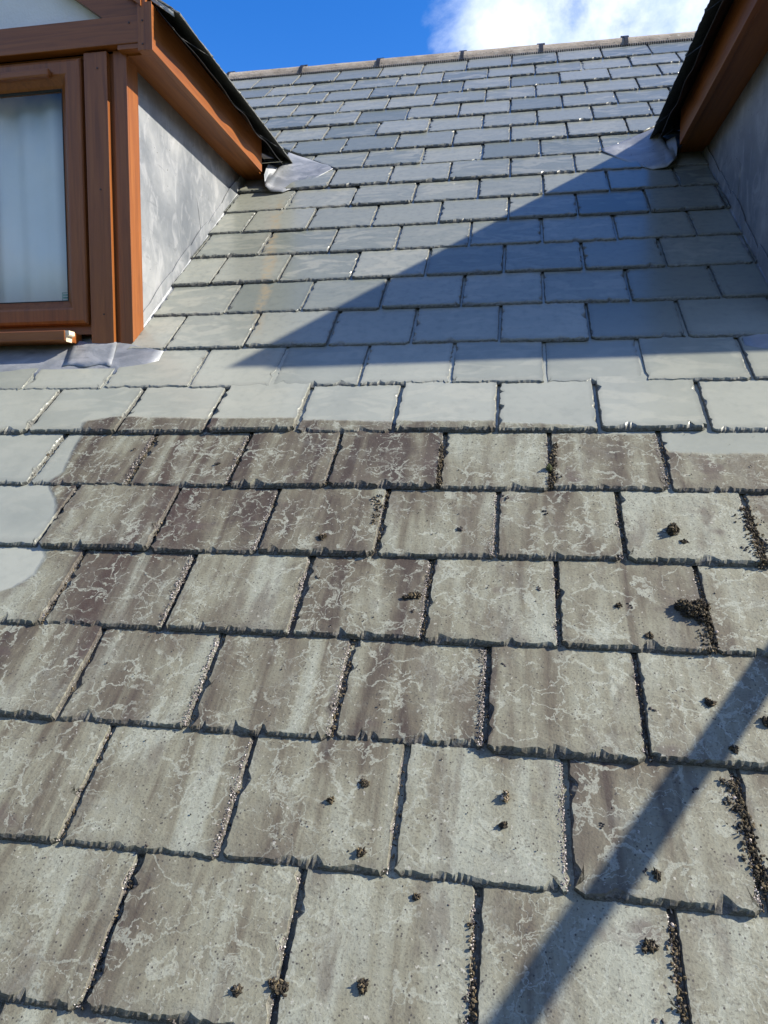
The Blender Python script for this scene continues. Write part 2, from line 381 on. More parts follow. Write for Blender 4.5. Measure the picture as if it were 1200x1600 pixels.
# ------------------------------------------------------------------ slates
G = 0.2110
def clip(poly, a, b, c):
    """keep a*u + b*v >= c"""
    out = []
    for i in range(len(poly)):
        p, q = poly[i], poly[(i + 1) % len(poly)]
        dp, dq = a * p[0] + b * p[1] - c, a * q[0] + b * q[1] - c
        if dp >= 0: out.append(p)
        if dp * dq < 0:
            k = dp / (dp - dq); out.append((p[0] + (q[0] - p[0]) * k, p[1] + (q[1] - p[1]) * k))
    return out

def chip_profile(L, base, amp):
    """widths of the hand-dressed edge along a run of length L: a row of shallow scallops"""
    cells = []; s = 0.0
    while s < L:
        flake = rnd.random() < 0.30
        ln = rnd.uniform(0.012, 0.042) if flake else rnd.uniform(0.004, 0.020)
        wd = min(rnd.expovariate(1.0 / amp) + amp * 0.4, amp * 3.4) if flake else rnd.uniform(0.05, 0.45) * amp
        cells.append((s, ln, wd, rnd.uniform(0.2, 0.8))); s += ln * rnd.uniform(0.75, 1.0)
    ph = rnd.uniform(0, 50)
    def f(x):
        r = base * (0.75 + 0.5 * mnoise.noise(Vector((x * 28, ph, 0)))) + 0.0009 * mnoise.noise(Vector((x * 210, ph, 3)))
        add = 0.0
        for s0, ln, wd, pk in cells:
            if s0 <= x < s0 + ln:
                k = (x - s0) / ln
                k = k / pk if k < pk else (1 - k) / (1 - pk)
                add = max(add, wd * max(k, 0) ** 0.7)
        return max(r + add, 0.0012)
    return f

def slate(mb, poly, vt, t, fine, to3=None, tone=None, g=G):
    """one riven slate with chipped, bevelled edges; poly is its outline (counter-clockwise), vt its tail line"""
    if len(poly) < 3: return
    area = sum(poly[i][0] * poly[(i + 1) % len(poly)][1] - poly[(i + 1) % len(poly)][0] * poly[i][1] for i in range(len(poly))) / 2
    if area < 0.0006: return
    tone = rnd.random() if tone is None else tone
    ring = []                                             # (u, v, normal, chip width)
    n = len(poly)
    for i in range(n):
        p, q = Vector(poly[i]), Vector(poly[(i + 1) % n]); e = q - p; L = e.length
        if L < 1e-5: continue
        e /= L; nm = Vector((-e.y, e.x))
        tail = abs(e.y) < 0.5 and nm.y > 0; head = abs(e.y) < 0.5 and nm.y < 0
        if head: ring.append((p, nm, 0.002)); continue
        cp = (lambda x: 0.0035) if L < 0.014 else chip_profile(L, 0.0085 if tail else 0.0028, 0.0058 if tail else 0.0040)
        k = 0.0
        while k < L - 0.0008:
            pt = p + e * k
            hidden = pt.y > vt + g * 1.12
            ring.append((pt, nm, 0.002 if hidden else cp(k)))
            k += 0.05 if hidden else fine * rnd.uniform(0.7, 1.3)
    N = len(ring)
    if N < 6: return
    vs = []; ed = []
    hb = lambda v: t * (2.0 - (v - vt) / g)
    lift = rnd.uniform(0.0005, 0.003)
    pts = [r[0] for r in ring]
    for lev in range(3):
        for i, (p, nm, c) in enumerate(ring):
            n2 = (nm + ring[i - 1][1] + ring[(i + 1) % N][1]); n2.normalize()
            if lev == 0: q = p + n2 * rnd.uniform(0, 0.0016); z = 0.0
            elif lev == 1: q = p + n2 * c * rnd.uniform(0.25, 0.6); z = t * rnd.uniform(0.30, 0.75)
            else: q = p + n2 * (c + rnd.uniform(0, 0.0008)); z = t
            vs.append((q.x, q.y, hb(q.y) + z + lift)); ed.append((1.0, 1.0, 0.25)[lev])
    fs = [(i, (i + 1) % N, N + (i + 1) % N, N + i) for i in range(N)] + [(N + i, N + (i + 1) % N, 2 * N + (i + 1) % N, 2 * N + i) for i in range(N)]
    # top face: the chipped ring, then one more ring just inside so the edge tint stays at the edge
    us_ = [p.x for p in pts]; vs_ = [p.y for p in pts]
    cx = (min(us_) + max(us_)) / 2; cy = (min(vs_) + max(vs_)) / 2
    if len(poly) < 5: cx = sum(p[0] for p in poly) / n; cy = sum(p[1] for p in poly) / n
    inset = min(0.021, 0.22 * (max(us_) - min(us_)))
    for i in range(N):
        p, nm, c = ring[i]
        n2 = (nm + ring[i - 1][1] + ring[(i + 1) % N][1]); n2.normalize()
        q = Vector((cx, cy)) + (p - Vector((cx, cy))) * 0.875; vs.append((q.x, q.y, hb(q.y) + t + lift)); ed.append(0.0)
    fs += [(2 * N + i, 2 * N + (i + 1) % N, 3 * N + (i + 1) % N, 3 * N + i) for i in range(N)]
    vs.append((cx, cy, hb(cy) + t + lift)); ed.append(0.0)
    fs += [(3 * N + i, 3 * N + (i + 1) % N, 4 * N) for i in range(N)]; fs.append(tuple(range(N))[::-1])
    if to3: vs = [to3(*p) for p in vs]
    mb.add(vs, fs, tone=tone, edge=ed)

JOINTS = {
 1: [-1.163, -0.908, -0.646, -0.393, -0.134, 0.124, 0.379, 0.626, 0.885], 2: [-1.281, -1.023, -0.771, -0.513, -0.257, -0.006, 0.253, 0.504, 0.759, 1.009],
 3: [-1.152, -0.895, -0.639, -0.383, -0.131, 0.122, 0.379, 0.633, 0.885], 4: [-1.029, -0.773, -0.516, -0.264, -0.001, 0.252, 0.502, 0.753],
 5: [-0.896, -0.642, -0.387, -0.125, 0.127, 0.376, 0.632], 6: [-0.77, -0.509, -0.258, 0.002, 0.253, 0.506, 0.767],
 7: [-0.64, -0.389, -0.125, 0.132, 0.383, 0.641], 8: [-0.506, -0.247, 0.013, 0.263, 0.515], 9: [-0.858, -0.623, -0.364, -0.112, 0.137, 0.396, 0.651],
 10: [-0.759, -0.49, -0.239, 0.015, 0.266, 0.51], 11: [-0.881, -0.625, -0.373, -0.12, 0.136, 0.384, 0.631], 12: [-0.76, -0.499, -0.256, 0.004, 0.254, 0.501],
 13: [-0.88, -0.635, -0.381, -0.129, 0.127, 0.381, 0.631], 14: [-0.764, -0.507, -0.251, 0.002, 0.25, 0.504], 15: [-0.895, -0.64, -0.382, -0.132, 0.123, 0.373, 0.63],
 16: [-1.012, -0.746, -0.502, -0.251, -0.003, 0.247, 0.497], 17: [-1.14, -0.879, -0.628, -0.384, -0.13, 0.126, 0.368, 0.617],
 18: [-1.026, -0.76, -0.5, -0.26, 0.0, 0.25, 0.501], 19: [-0.892, -0.622, -0.372, -0.114, 0.135, 0.388, 0.643], 20: [-0.774, -0.51, -0.249, 0.006, 0.254, 0.517],
 21: [-0.637, -0.385, -0.127, 0.128, 0.383], 22: [-0.528, -0.262, -0.001, 0.255, 0.509], 23: [-0.392, -0.131, 0.127, 0.388], 24: [-0.26, 0.0, 0.257], 25: [-0.13, 0.128], 26: [0.0, 0.26]}
MIR = -0.126                                             # the two dormers mirror about u = -0.063
CHEEK = -1.033
# valley line of the left dormer: from the lead tip up to the left
VA = (1.04 / math.hypot(1.04, 1), 1 / math.hypot(1.04, 1)); VC = VA[0] * -0.655 + VA[1] * 2.985

roof = thing('slate_roof', 'large grey slate roof slope, lower courses grimy and upper courses washed pale, topped by a tiled ridge', 'roof')
roof.rotation_euler = (PITCH, 0, 0)
deck = MB()
deck.add([(-3.2, -1.1, -0.012), (3.0, -1.1, -0.012), (3.0, 4.76, -0.012), (-3.2, 4.76, -0.012)], [(0, 1, 2, 3)])
bk = lambda u, s: (u, 4.76 + s * math.cos(2 * PITCH), -0.012 - s * math.sin(2 * PITCH))
deck.add([bk(-3.2, 0.001), bk(3.0, 0.001), bk(3.0, 5.0), bk(-3.2, 5.0)], [(0, 1, 2, 3)])
deck.build('roof_deck', M_DECK, roof)

LABELS = {}
cand = []
for r in range(1, 27):
    vt = (22 - r) * G
    J = list(JOINTS[r])
    while J[0] > -2.6: J.insert(0, J[0] - 0.254 + rnd.uniform(-.004, .004))
    while J[-1] < 2.5: J.append(J[-1] + 0.254 + rnd.uniform(-.004, .004))
    for a, b in zip(J[:-1], J[1:]):
        gap = rnd.uniform(0.0022, 0.0046) if r >= 17 else rnd.uniform(0.0018, 0.0034)
        sk = rnd.uniform(-0.0025, 0.0025); dv = rnd.uniform(-0.003, 0.003)
        c0, c1 = rnd.uniform(0.003, 0.015), rnd.uniform(0.003, 0.015)
        vh = vt + 2 * G + 0.03
        if r <= 2: vh = min(vh, 4.70)
        L, Rr = a + gap, b - gap
        poly = [(L + c0, vt + dv), (Rr - c1, vt + dv + sk), (Rr, vt + dv + sk + c1 * 0.8), (Rr, vh), (L, vh), (L, vt + dv + c0 * 0.8)]
        if r <= 8:
            poly = clip(poly, VA[0], VA[1], VC)
            if len(poly) >= 3: poly = clip(poly, -VA[0], VA[1], VC - VA[0] * MIR)
        elif r <= 15:
            poly = clip(poly, 1, 0, CHEEK + 0.012); 
            if len(poly) >= 3: poly = clip(poly, -1, 0, -(MIR - CHEEK) + 0.012)
        if len(poly) < 3: continue
        # rough size in the picture, to pick the hundred that show largest
        cu, cv = (a + b) / 2, vt + G / 2
        P = roofw(cu, cv) - camo.matrix_world.translation
        z = P.dot(FWD); x = P.dot(RIGHT) / z if z > 0.2 else 9; y = P.dot(UPV) / z if z > 0.2 else 9
        vis = abs(x) < 0.59 and abs(y) < 0.76
        cand.append((r, poly, vt, (1.0 / z ** 3 if vis else 0.0)))
order = sorted(range(len(cand)), key=lambda i: -cand[i][3])
big = set(order[:100])
rest = MB()
for i, (r, poly, vt, sc) in enumerate(cand):
    t = 0.0102 + rnd.uniform(-0.001, 0.0016) if r > 16 else 0.0080 + rnd.uniform(-0.0006, 0.0012)
    fine = 0.0045 if r >= 17 else (0.007 if r >= 11 else 0.011)
    if sc == 0: fine = 0.014
    if i in big:
        mb = MB(); slate(mb, poly, vt, t, fine)
        if mb.v: mb.build('slate', M_SLATE, roof)
    else: slate(rest, poly, vt, t, fine)
tag(rest.build('slates', M_SLATE, roof), kind='stuff')

# ridge: half-round tiles on a black ventilated strip, a union clip at every joint
VR = 4.77
RJ = [-1.661 - 0.488 * k for k in range(3, 0, -1)] + [-1.661, -1.177, -0.684, -0.172, 0.295, 0.777] + [0.777 + 0.488 * k for k in range(1, 5)]
def rp(u, ang, rad):                                     # ridge profile: round about the apex, ang from world up, + towards the front
    apex = roofw(u, VR, -0.080)
    wpt = apex + Vector((0, -math.sin(ang) * rad, math.cos(ang) * rad))
    return (u, wpt.y * CP + wpt.z * SP, -wpt.y * SP + wpt.z * CP)
for a, b in zip(RJ[:-1], RJ[1:]):
    m = MB(); A = [R(x) for x in range(-84, 85, 12)]; tl = rnd.uniform(-0.003, 0.003)
    us = [a + 0.006 + (b - a - 0.012) * k / 6 for k in range(7)]
    m.grid([[rp(uu, x, 0.119 + tl + 0.0015 * mnoise.noise(Vector((uu * 9, x * 3, 1)))) for uu in us] for x in A])
    m.grid([[rp(uu, x, 0.100 + tl) for uu in us] for x in A[::-1]])
    for e in (us[0], us[-1]): m.grid([[rp(e, x, 0.119 + tl) for x in A], [rp(e, x, 0.100 + tl) for x in A]])
    for x in (A[0], A[-1]): m.grid([[rp(uu, x, 0.119 + tl) for uu in us], [rp(uu, x, 0.100 + tl) for uu in us]])
    tile = m.build('ridge_tile', M_RIDGE, roof, smooth=False)
    c = MB(); c.grid([[rp(uu, x, 0.1235) for uu in (b - 0.010, b + 0.010)] for x in A]); c.grid([[rp(uu, x, 0.112) for uu in (b - 0.010, b + 0.010)] for x in A])
    for uu in (b - 0.010, b + 0.010): c.grid([[rp(uu, x, 0.1235) for x in A], [rp(uu, x, 0.112) for x in A]])
    k = rp(b, R(10), 0.128)
    c.box(b - 0.020 - rnd.uniform(0, .01), b + 0.022, k[1] - 0.016, k[1] + 0.012, k[2] - 0.006, k[2] + 0.0015)
    c.build('ridge_clip', M_BLACK, tile)
m = MB()
comb = rp(0, R(84), 0.110)
u = -3.1
m.box(-3.1, 2.7, comb[1] - 0.004, comb[1] + 0.05, 0.012, comb[2] + 0.012)
while u < 2.7:
    m.box(u, u + 0.006, comb[1] - 0.020 - rnd.uniform(0, .006), comb[1] - 0.004, 0.016, 0.026); u += 0.0125
m.build('ridge_vent_strip', M_BLACK, roof)

# ------------------------------------------------------------------ dormers
YF = 1.165
XM = -1.67                                              # centre line of the left dormer
TA = math.tan(R(36.0))
EX, EZ, VY = -0.840, 1.927, 1.145                       # eave edge of the dormer slates, front of the verge
def rectloop(x0, x1, z0, z1, prof):
    """prof: (inset, y) pairs; a mitred frame swept round a rectangle"""
    rows = []
    for d, y in prof: rows.append([(x0 + d, y, z0 + d), (x1 - d, y, z0 + d), (x1 - d, y, z1 - d), (x0 + d, y, z1 - d), (x0 + d, y, z0 + d)])
    return rows

def dormer(mir, label, side):
    base = Vector((XM if mir is None else mir - XM, 1.2, 0.97))
    D = thing('dormer', label, 'dormer', base)
    kw = dict(origin=base, mirror=mir)
    B = lambda mb, name, m, parent=None, **k: mb.build(name, m, parent or D, **{**kw, **k})
    fl = lambda x: 2 * XM - x                            # the other side of this dormer
    sides = (lambda x: x, fl)
    # lead cheeks
    for s in sides:
        m = MB(); rows = []
        X = CHEEK
        pts = []
        nz = 12
        for i in range(nz + 1):
            z = 0.975 + (1.846 - 0.975) * i / nz
            y1 = max(1.20, z / math.tan(PITCH) + 0.004)
            rows.append([(s(X + 0.0035 * mnoise.noise(Vector((y0 * 4, z * 4, 2)))), y0, z) for y0 in [1.19 + (y1 - 1.19) * k / 12 for k in range(13)]])
        m.grid(rows)
        ch = B(m, 'lead_cheek', M_LEAD, smooth=True, solid=0.004)
        if s is sides[0]:
            # lapped seams and a small patch at the foot, then stepped lead soakers under every course
            m = MB(); m.add([(X + .003, 1.195, 0.972), (X + .003, 1.30, 1.052), (X + .003, 1.288, 1.078), (X + .003, 1.245, 1.082), (X + .003, 1.195, 1.094)], [(0, 1, 2, 3, 4)])
            B(m, 'lead_patch', M_LEAD, ch, solid=0.003)
            m = MB(); m.add([(X + .0025, 1.745, 1.432), (X + .0025, 1.742, 1.46), (X + .0025, 1.700, 1.60), (X + .0025, 1.78, 1.66), (X + .0025, 2.00, 1.65), (X + .0025, 1.93, 1.585)], [(0, 1, 2, 3, 4, 5)])
            B(m, 'lead_patch', M_LEAD, ch, solid=0.0025)
    for r in range(9, 16):
        v0, v1 = (22 - r) * G, (23 - r) * G
        X = CHEEK
        m = MB(); hgt = rnd.uniform(0.030, 0.050)
        rows = []
        for k in range(7):
            f = k / 6; va_ = v0 + 0.012 if r < 15 else 1.575; v = va_ + (v1 + 0.024 - va_) * f
            sw = hgt * (0.75 + 0.25 * math.sin(f * 2.4)) + 0.003 * mnoise.noise(Vector((v * 20, r, 0)))
            rows.append([tuple(roofw(X + 0.030, v, 0.012)), tuple(roofw(X + 0.011, v, 0.014)), tuple(roofw(X + 0.006 + 0.002 * rnd.random(), v + 0.004, 0.02)), tuple(roofw(X + 0.006, v + 0.018, sw + 0.018))])
        m.grid(rows)
        B(m, 'lead_soaker', M_LEAD, solid=0.0025)
    # fascia and soffit, both sides
    for s in sides:
        m = MB(); x = sorted((s(-0.914), s(-0.934))); m.box(x[0], x[1], 1.134, 2.118, 1.838, 1.971, 0.002)
        B(m, 'fascia', WY)
        m = MB(); x = sorted((s(-0.9345), s(-1.045))); m.box(x[0], x[1], 1.17, 2.22, 1.846, 1.856)
        B(m, 'soffit', WY)
    # front: gable wall, frieze, rakes
    zr = EZ + (EX - XM) * -1 * -TA                        # roof underside at the centre
    zat = lambda x: EZ + (EX - x) * TA                   # underside of the dormer slates, right half
    m = MB()
    w1 = -1.00
    m.prism([(fl(w1), YF + 0.02, 1.94), (w1, YF + 0.02, 1.94), (w1, YF + 0.02, zat(w1) - 0.10), (XM, YF + 0.02, zat(XM) - 0.10), (fl(w1), YF + 0.02, zat(w1) - 0.10)], (0, 0.05, 0))
    B(m, 'gable_wall', M_RENDER)
    m = MB(); m.box(fl(-0.962), -0.962, 1.138, 1.175, 1.866, 1.9465, 0.002); m.box(-1.031, -0.9625, 1.141, 1.17, 1.852, 1.8655); m.box(fl(-0.9625), fl(-1.031), 1.141, 1.17, 1.852, 1.8655)
    fz = B(m, 'frieze_board', WX)
    for x, z in ((-0.99, 1.925), (-1.45, 1.90), (-1.9, 1.90)): B(MB().tube((x, 1.1385, z), (x, 1.1365, z), 0.0032, 10), 'screw_head', M_SCREW, fz)
    for s in sides:
        m = MB(); x = sorted((s(-0.9345), s(-0.9615))); m.box(x[0], x[1], 1.134, 1.17, 1.840, 2.0, 0.0015)
        x = sorted((s(-0.9135), s(-0.934))); m.box(x[0], x[1], 1.1305, 1.1335, 1.838, 1.975)
        bx = B(m, 'box_end', WZ)
        for z in (1.858, 1.925): B(MB().tube((s(-0.945), 1.1345, z), (s(-0.945), 1.1325, z), 0.003, 10), 'screw_head', M_SCREW, bx)
        # rake board, and the bargeboard standing proud of it
        lo = lambda x: 1.947 + (-1.0735 - x) * TA * 1.0
        m = MB(); xs = (-0.962, XM)
        m.prism([(s(-0.962), 1.148, 1.947), (s(-0.962), 1.148, zat(-0.962) - 0.02), (s(XM), 1.148, zat(XM) - 0.02), (s(XM), 1.148, lo(XM)), (s(-1.0735), 1.148, 1.947)], (0, 0.03, 0))
        B(m, 'rake_board', WX)
        m = MB(); bz = lambda x: 1.966 + (-0.947 - x) * TA
        m.prism([(s(-0.947), 1.128, 1.966), (s(-0.947), 1.128, zat(-0.947) - 0.004), (s(XM), 1.128, zat(XM) - 0.004), (s(XM), 1.128, bz(XM))], (0, 0.0185, 0))
        B(m, 'bargeboard', WX)
    # posts and cover boards beside the window
    for s in sides:
        m = MB(); x = sorted((s(-1.0605), s(-1.016))); m.box(x[0], x[1], YF, 1.235, 0.973, 1.864, 0.002)
        B(m, 'corner_post', WZ)
        m = MB(); x = sorted((s(-1.150), s(-1.0735))); m.box(x[0], x[1], YF - 0.014, 1.19, 0.975, 1.858, 0.0015)
        cb = B(m, 'cover_board', WZ)
        for z in (1.07, 1.45, 1.81): B(MB().tube((s(-1.105), YF - 0.0135, z), (s(-1.105), YF - 0.0155, z), 0.0028, 10), 'screw_head', M_SCREW, cb)
        m = MB(); x = sorted((s(-1.0735), s(-1.0605))); m.box(x[0], x[1], YF + 0.008, 1.2, 0.975, 1.86)
        B(m, 'backing_strip', WZ)
    # window with two sashes
    win = bpy.data.objects.new('window', None); COL.objects.link(win); win.parent = D
    m = MB(); X0, X1, Z0, Z1 = fl(-1.1505), -1.1505, 1.014, 1.864
    m.grid(rectloop(X0, X1, Z0, Z1, [(0, 1.23), (0, 1.176), (0.030, 1.176), (0.034, 1.182), (0.034, 1.23)]))
    m.box(XM - 0.03, XM + 0.03, 1.177, 1.22, Z0 + 0.034, Z1 - 0.034)
    fr = B(m, 'frame', WX, win)
    for (a, b) in ((XM + 0.006, -1.164), (fl(-1.164), XM - 0.006)):
        m = MB()
        m.grid(rectloop(a, b, 1.042, 1.850, [(0, 1.19), (0, 1.160), (0.004, 1.154), (0.012, 1.151), (0.046, 1.151), (0.052, 1.153), (0.070, 1.172), (0.078, 1.178), (0.078, 1.20)]))
        sa = B(m, 'sash', WZ, win)
        m = MB(); m.grid(rectloop(a + 0.0775, b - 0.0775, 1.1195, 1.7725, [(0, 1.1765), (0.003, 1.1765), (0.003, 1.19)])); B(m, 'gasket', M_GASKET, win)
        m = MB(); m.add([(a + 0.078, 1.186, 1.12), (b - 0.078, 1.186, 1.12), (b - 0.078, 1.186, 1.772), (a + 0.078, 1.186, 1.772)], [(0, 1, 2, 3)]); B(m, 'pane', M_GLASS, win)
        m = MB(); m.box(a + 0.11, b - 0.094, 1.130, 1.1505, 1.790, 1.815, 0.006); B(m, 'trickle_vent', WX, win)
    m = MB()                                             # maker's label printed in the corner of the pane: outline and two rows of marks
    gx0, gx1, gz0, gz1, gy = -1.268, -1.2450, 1.1235, 1.149, 1.1828
    for q in ((gx0, gx1, gz0, gz0 + .0012), (gx0, gx1, gz1 - .0012, gz1), (gx0, gx0 + .0012, gz0, gz1), (gx1 - .0012, gx1, gz0, gz1)): m.box(q[0], q[1], gy, gy + .001, q[2], q[3])
    for row, z in enumerate((1.139, 1.1305)):
        x = gx0 + 0.003
        while x < gx1 - 0.005:
            wd = rnd.uniform(0.0012, 0.003); m.box(x, x + wd, gy, gy + .001, z, z + 0.0045); x += wd + 0.001
    B(m, 'glass_label', M_STICKER, win)
    # sill with a snapped-off end
    m = MB(); m.box(fl(-1.20), -1.2005, 1.085, 1.18, 0.981, 1.0135, 0.003); sill = B(m, 'sill', WX, win)
    m = MB(); y0 = 1.088
    for (xa, za), (xb, zb) in (((-1.2, 0.982), (-1.186, 1.006)),):
        m.prism([(-1.2003, y0, 0.984), (-1.198, y0, 0.979), (-1.1965, y0, 0.995), (-1.193, y0, 1.0005), (-1.190, y0, 0.996), (-1.187, y0, 1.000), (-1.188, y0, 1.012), (-1.2003, y0, 1.0125)], (0, 0.03, 0))
    B(m, 'broken_end', M_CREAM, win)
    # lead apron below the window, lapped over the slates
    m = MB(); rows = []
    NU = 46
    for i in range(NU + 1):
        f = i / NU
        uu = fl(-0.90) + (-0.893 - fl(-0.90)) * f
        k = min(1.0, max(0.0, (uu + 1.06) / 0.165)); k2 = min(1.0, max(0.0, (fl(-1.06) - uu) / 0.165)); k = max(k, k2)
        vb = 1.346 + 0.072 * k ** 2.2; vtp = 1.52 - 0.056 * max(0, k)
        row = []
        for j in range(8):
            g_ = j / 7; v = vb + (vtp - vb) * g_
            nn = 0.019 + 0.004 * g_ + 0.0022 * mnoise.noise(Vector((uu * 9, v * 16, 4)))
            row.append(tuple(roofw(uu, v, nn)))
        if k < 0.25: row.append((uu, 1.190, row[-1][2] + 0.010))
        else: row.append(tuple(roofw(uu, vtp + 0.002, 0.024)))
        rows.append(row)
    m.grid(rows); ap = B(m, 'lead_apron', M_LEAD, smooth=True, solid=0.003)
    m = MB(); rows = []
    for i in range(9):
        uu = -1.225 + 0.16 * i / 8
        rows.append([tuple(roofw(uu + 0.03 * (1 - j / 5), 1.392 + 0.128 * j / 5 + 0.008 * math.sin(i * 1.3), 0.0232 + 0.0025 * mnoise.noise(Vector((uu * 30, j * .7, 3))) + 0.006 * (j / 5) ** 2)) for j in range(6)])
    m.grid(rows); B(m, 'lead_patch', M_LEAD, ap, smooth=True, solid=0.003)
    # lead saddle at the foot of the valley, curling up to the end of the fascia
    low = [(-0.908, 2.128, 1.835), (-0.904, 2.122, 1.79)] + [tuple(roofw(*p)) for p in ((-0.889, 2.728, 0.052), (-0.862, 2.712, 0.032), (-0.812, 2.720, 0.022), (-0.745, 2.795, 0.021), (-0.690, 2.880, 0.022), (-0.640, 2.965, 0.021))]
    up = [(-0.912, 2.19, 1.90), (-0.90, 2.21, 1.90), (-0.885, 2.26, 1.905)] + [tuple(roofw(*p)) for p in ((-0.868, 3.10, 0.060), (-0.835, 3.10, 0.045), (-0.775, 3.08, 0.032), (-0.710, 3.03, 0.026), (-0.634, 2.985, 0.022))]
    rows = []
    for i in range(29):
        f = i / 28 * 7; k = min(int(f), 6); q = f - k
        a = Vector(low[k]).lerp(Vector(low[k + 1]), q); b = Vector(up[k]).lerp(Vector(up[k + 1]), q)
        row = []
        for j in range(11):
            p = a.lerp(b, j / 10); wr = 0.009 * mnoise.noise(p * 15) + 0.0045 * mnoise.noise(p * 40)
            row.append(p + Vector((0, -SP, CP)) * wr * math.sin(math.pi * min(1, (j + 1) / 10)))
        rows.append(row)
    m = MB(); m.grid(rows); B(m, 'lead_saddle', M_LEAD, smooth=True, solid=0.003)
    # underlay hanging out of the eave and verge
    for s in sides:
        m = MB(); rows = []
        for i in range(41):
            y = VY + 0.012 + (2.225 - VY) * i / 40
            sag = 0.010 + 0.012 * (0.5 + 0.5 * math.sin(y * 17 + 1.5 * math.sin(y * 7))) + 0.008 * mnoise.noise(Vector((y * 6, 0, 1)))
            rows.append([(s(-0.930), y, 1.980), (s(-0.9115), y, 1.978 - sag * 0.25), (s(-0.890), y, 1.958 - sag * 0.7), (s(-0.866), y, 1.936 - sag), (s(-0.858), y, 1.928 - sag * 1.1)])
        m.grid(rows); B(m, 'underlay', M_FELT, smooth=True, solid=0.0015)
    # slate covering of both slopes
    ca, sa_ = math.cos(R(36)), math.sin(R(36))
    for s in sides:
        m = MB()
        def to3(a, b, n): return (s(EX - b * ca + n * sa_), VY + a, EZ + b * sa_ + n * ca)
        Lb = (EX - XM) / ca
        yv = lambda b: (EZ + b * sa_) / math.tan(PITCH) - VY    # where the slope runs into the main roof
        rr = 0; b0 = 0.0
        while b0 < Lb:
            a0 = -0.13 * (rr % 2)
            while a0 < 2.2:
                poly = [(max(a0, 0.0) + .0015, b0), (a0 + 0.2525, b0), (a0 + 0.2525, min(b0 + 0.42, Lb)), (max(a0, 0.0) + .0015, min(b0 + 0.42, Lb))]
                if a0 + 0.25 > 0.02:
                    k = (yv(1.0) - yv(0.0)); poly = clip(poly, -1, k, -yv(0.0) - 0.01)
                    slate(m, poly, b0, 0.0062, 0.012, to3, g=0.2)
                a0 += 0.254
            b0 += 0.2; rr += 1
        B(m, 'slate_covering', M_DSLATE)
        m = MB()                                          # sarking under the slates, and the mortar bed at the verge
        m.add([(s(-0.93), VY + 0.03, zat(-0.93) - 0.004), (s(-0.93), 2.34, zat(-0.93) - 0.004), (s(XM), zat(XM) / math.tan(PITCH), zat(XM) - 0.004), (s(XM), VY + 0.03, zat(XM) - 0.004)], [(0, 1, 2, 3)])
        B(m, 'sarking', M_FELT, solid=0.006)
        m = MB(); rows = []
        for i in range(61):
            x = EX - 0.012 + (XM - EX) * i / 60; z = zat(x)
            rows.append([(s(x), VY + 0.006 + 0.004 * mnoise.noise(Vector((x * 40, 1, k))), z + 0.001 + h) for k, h in enumerate((0.0, 0.006, 0.012))])
        m.grid(rows); B(m, 'verge_mortar', M_MORTAR, solid=0.008)
    m = MB()
    hip = [(XM + 0.11 * math.sin(a), 0.0, zat(XM) + 0.01 + 0.07 * (math.cos(a) - 0.35)) for a in [R(x) for x in range(-80, 81, 16)]]
    m.grid([[(x, VY - 0.005 + 2.2 * k / 5, z) for x, _, z in hip] for k in range(6)]); B(m, 'dormer_ridge', M_RIDGE, smooth=True, solid=0.014)
    # the room behind the glass: side, ceiling and back surfaces
    m = MB(); m.box(fl(-1.05), -1.05, 1.60, 1.62, 1.0, 1.84); m.box(fl(-1.05), -1.05, 1.21, 1.62, 1.841, 1.846)
    B(m, 'room_lining', M_ROOM)
    # curtain: hangs from the ceiling, a thing of its own
    m = MB(); rows = []
    for i in range(121):
        x = fl(-1.16) + (-1.16 - fl(-1.16)) * i / 120
        ph = x * 34 + 1.3 * math.sin(x * 7.0)
        rows.append([(x, 1.262 + 0.026 * math.sin(ph + 0.25 * z) * (0.55 + 0.45 * math.sin(x * 5)) + 0.008 * math.sin(ph * 2.3 + z), z) for z in (1.065, 1.3, 1.55, 1.838)])
    m.grid(rows)
    cu = m.build('curtain', M_CURTAIN, None, origin=(base.x, 1.25, 1.838), mirror=mir, smooth=True, solid=0.002)
    tag(cu, 'white net curtain behind the brown window in plain view' if mir is None else 'white net curtain of the dormer seen only from its dark side', 'curtain')
    return D
dormer(None, 'dormer with a brown framed window and sunlit lead cheek', 'l')
dormer(MIR, 'dormer with a shaded dark blue lead cheek casting its shadow over the slates', 'r')

# ------------------------------------------------------------------ moss, crumbs, grit
def ico(sub):
    bm = bmesh.new(); bmesh.ops.create_icosphere(bm, subdivisions=sub, radius=1.0)
    bm.verts.index_update()
    r = np.array([v.co[:] for v in bm.verts]), [[v.index for v in f.verts] for f in bm.faces]; bm.free(); return r
ICO1, ICO2 = ico(1), ico(2)
def blob(mb, p, r, tone, tpl=ICO1, stretch=(1, 1, 1), jag=0.35):
    V, F = tpl
    q = Matrix.Rotation(rnd.uniform(0, 6.28), 3, Vector((rnd.uniform(-1, 1), rnd.uniform(-1, 1), rnd.uniform(-1, 1)))).to_3x3()
    k = 1 + nrs.uniform(-jag, jag, len(V))
    W = (V * k[:, None] * np.array(stretch) * r) @ np.array(q).T + np.array(p)
    mb.add([tuple(x) for x in W], F, tone=tone)
def surf(u, v):
    """height of the slates' upper face above the roof plane"""
    k = math.floor(v / G); return 0.0104 * (3.0 - (v - k * G) / G) + 0.002

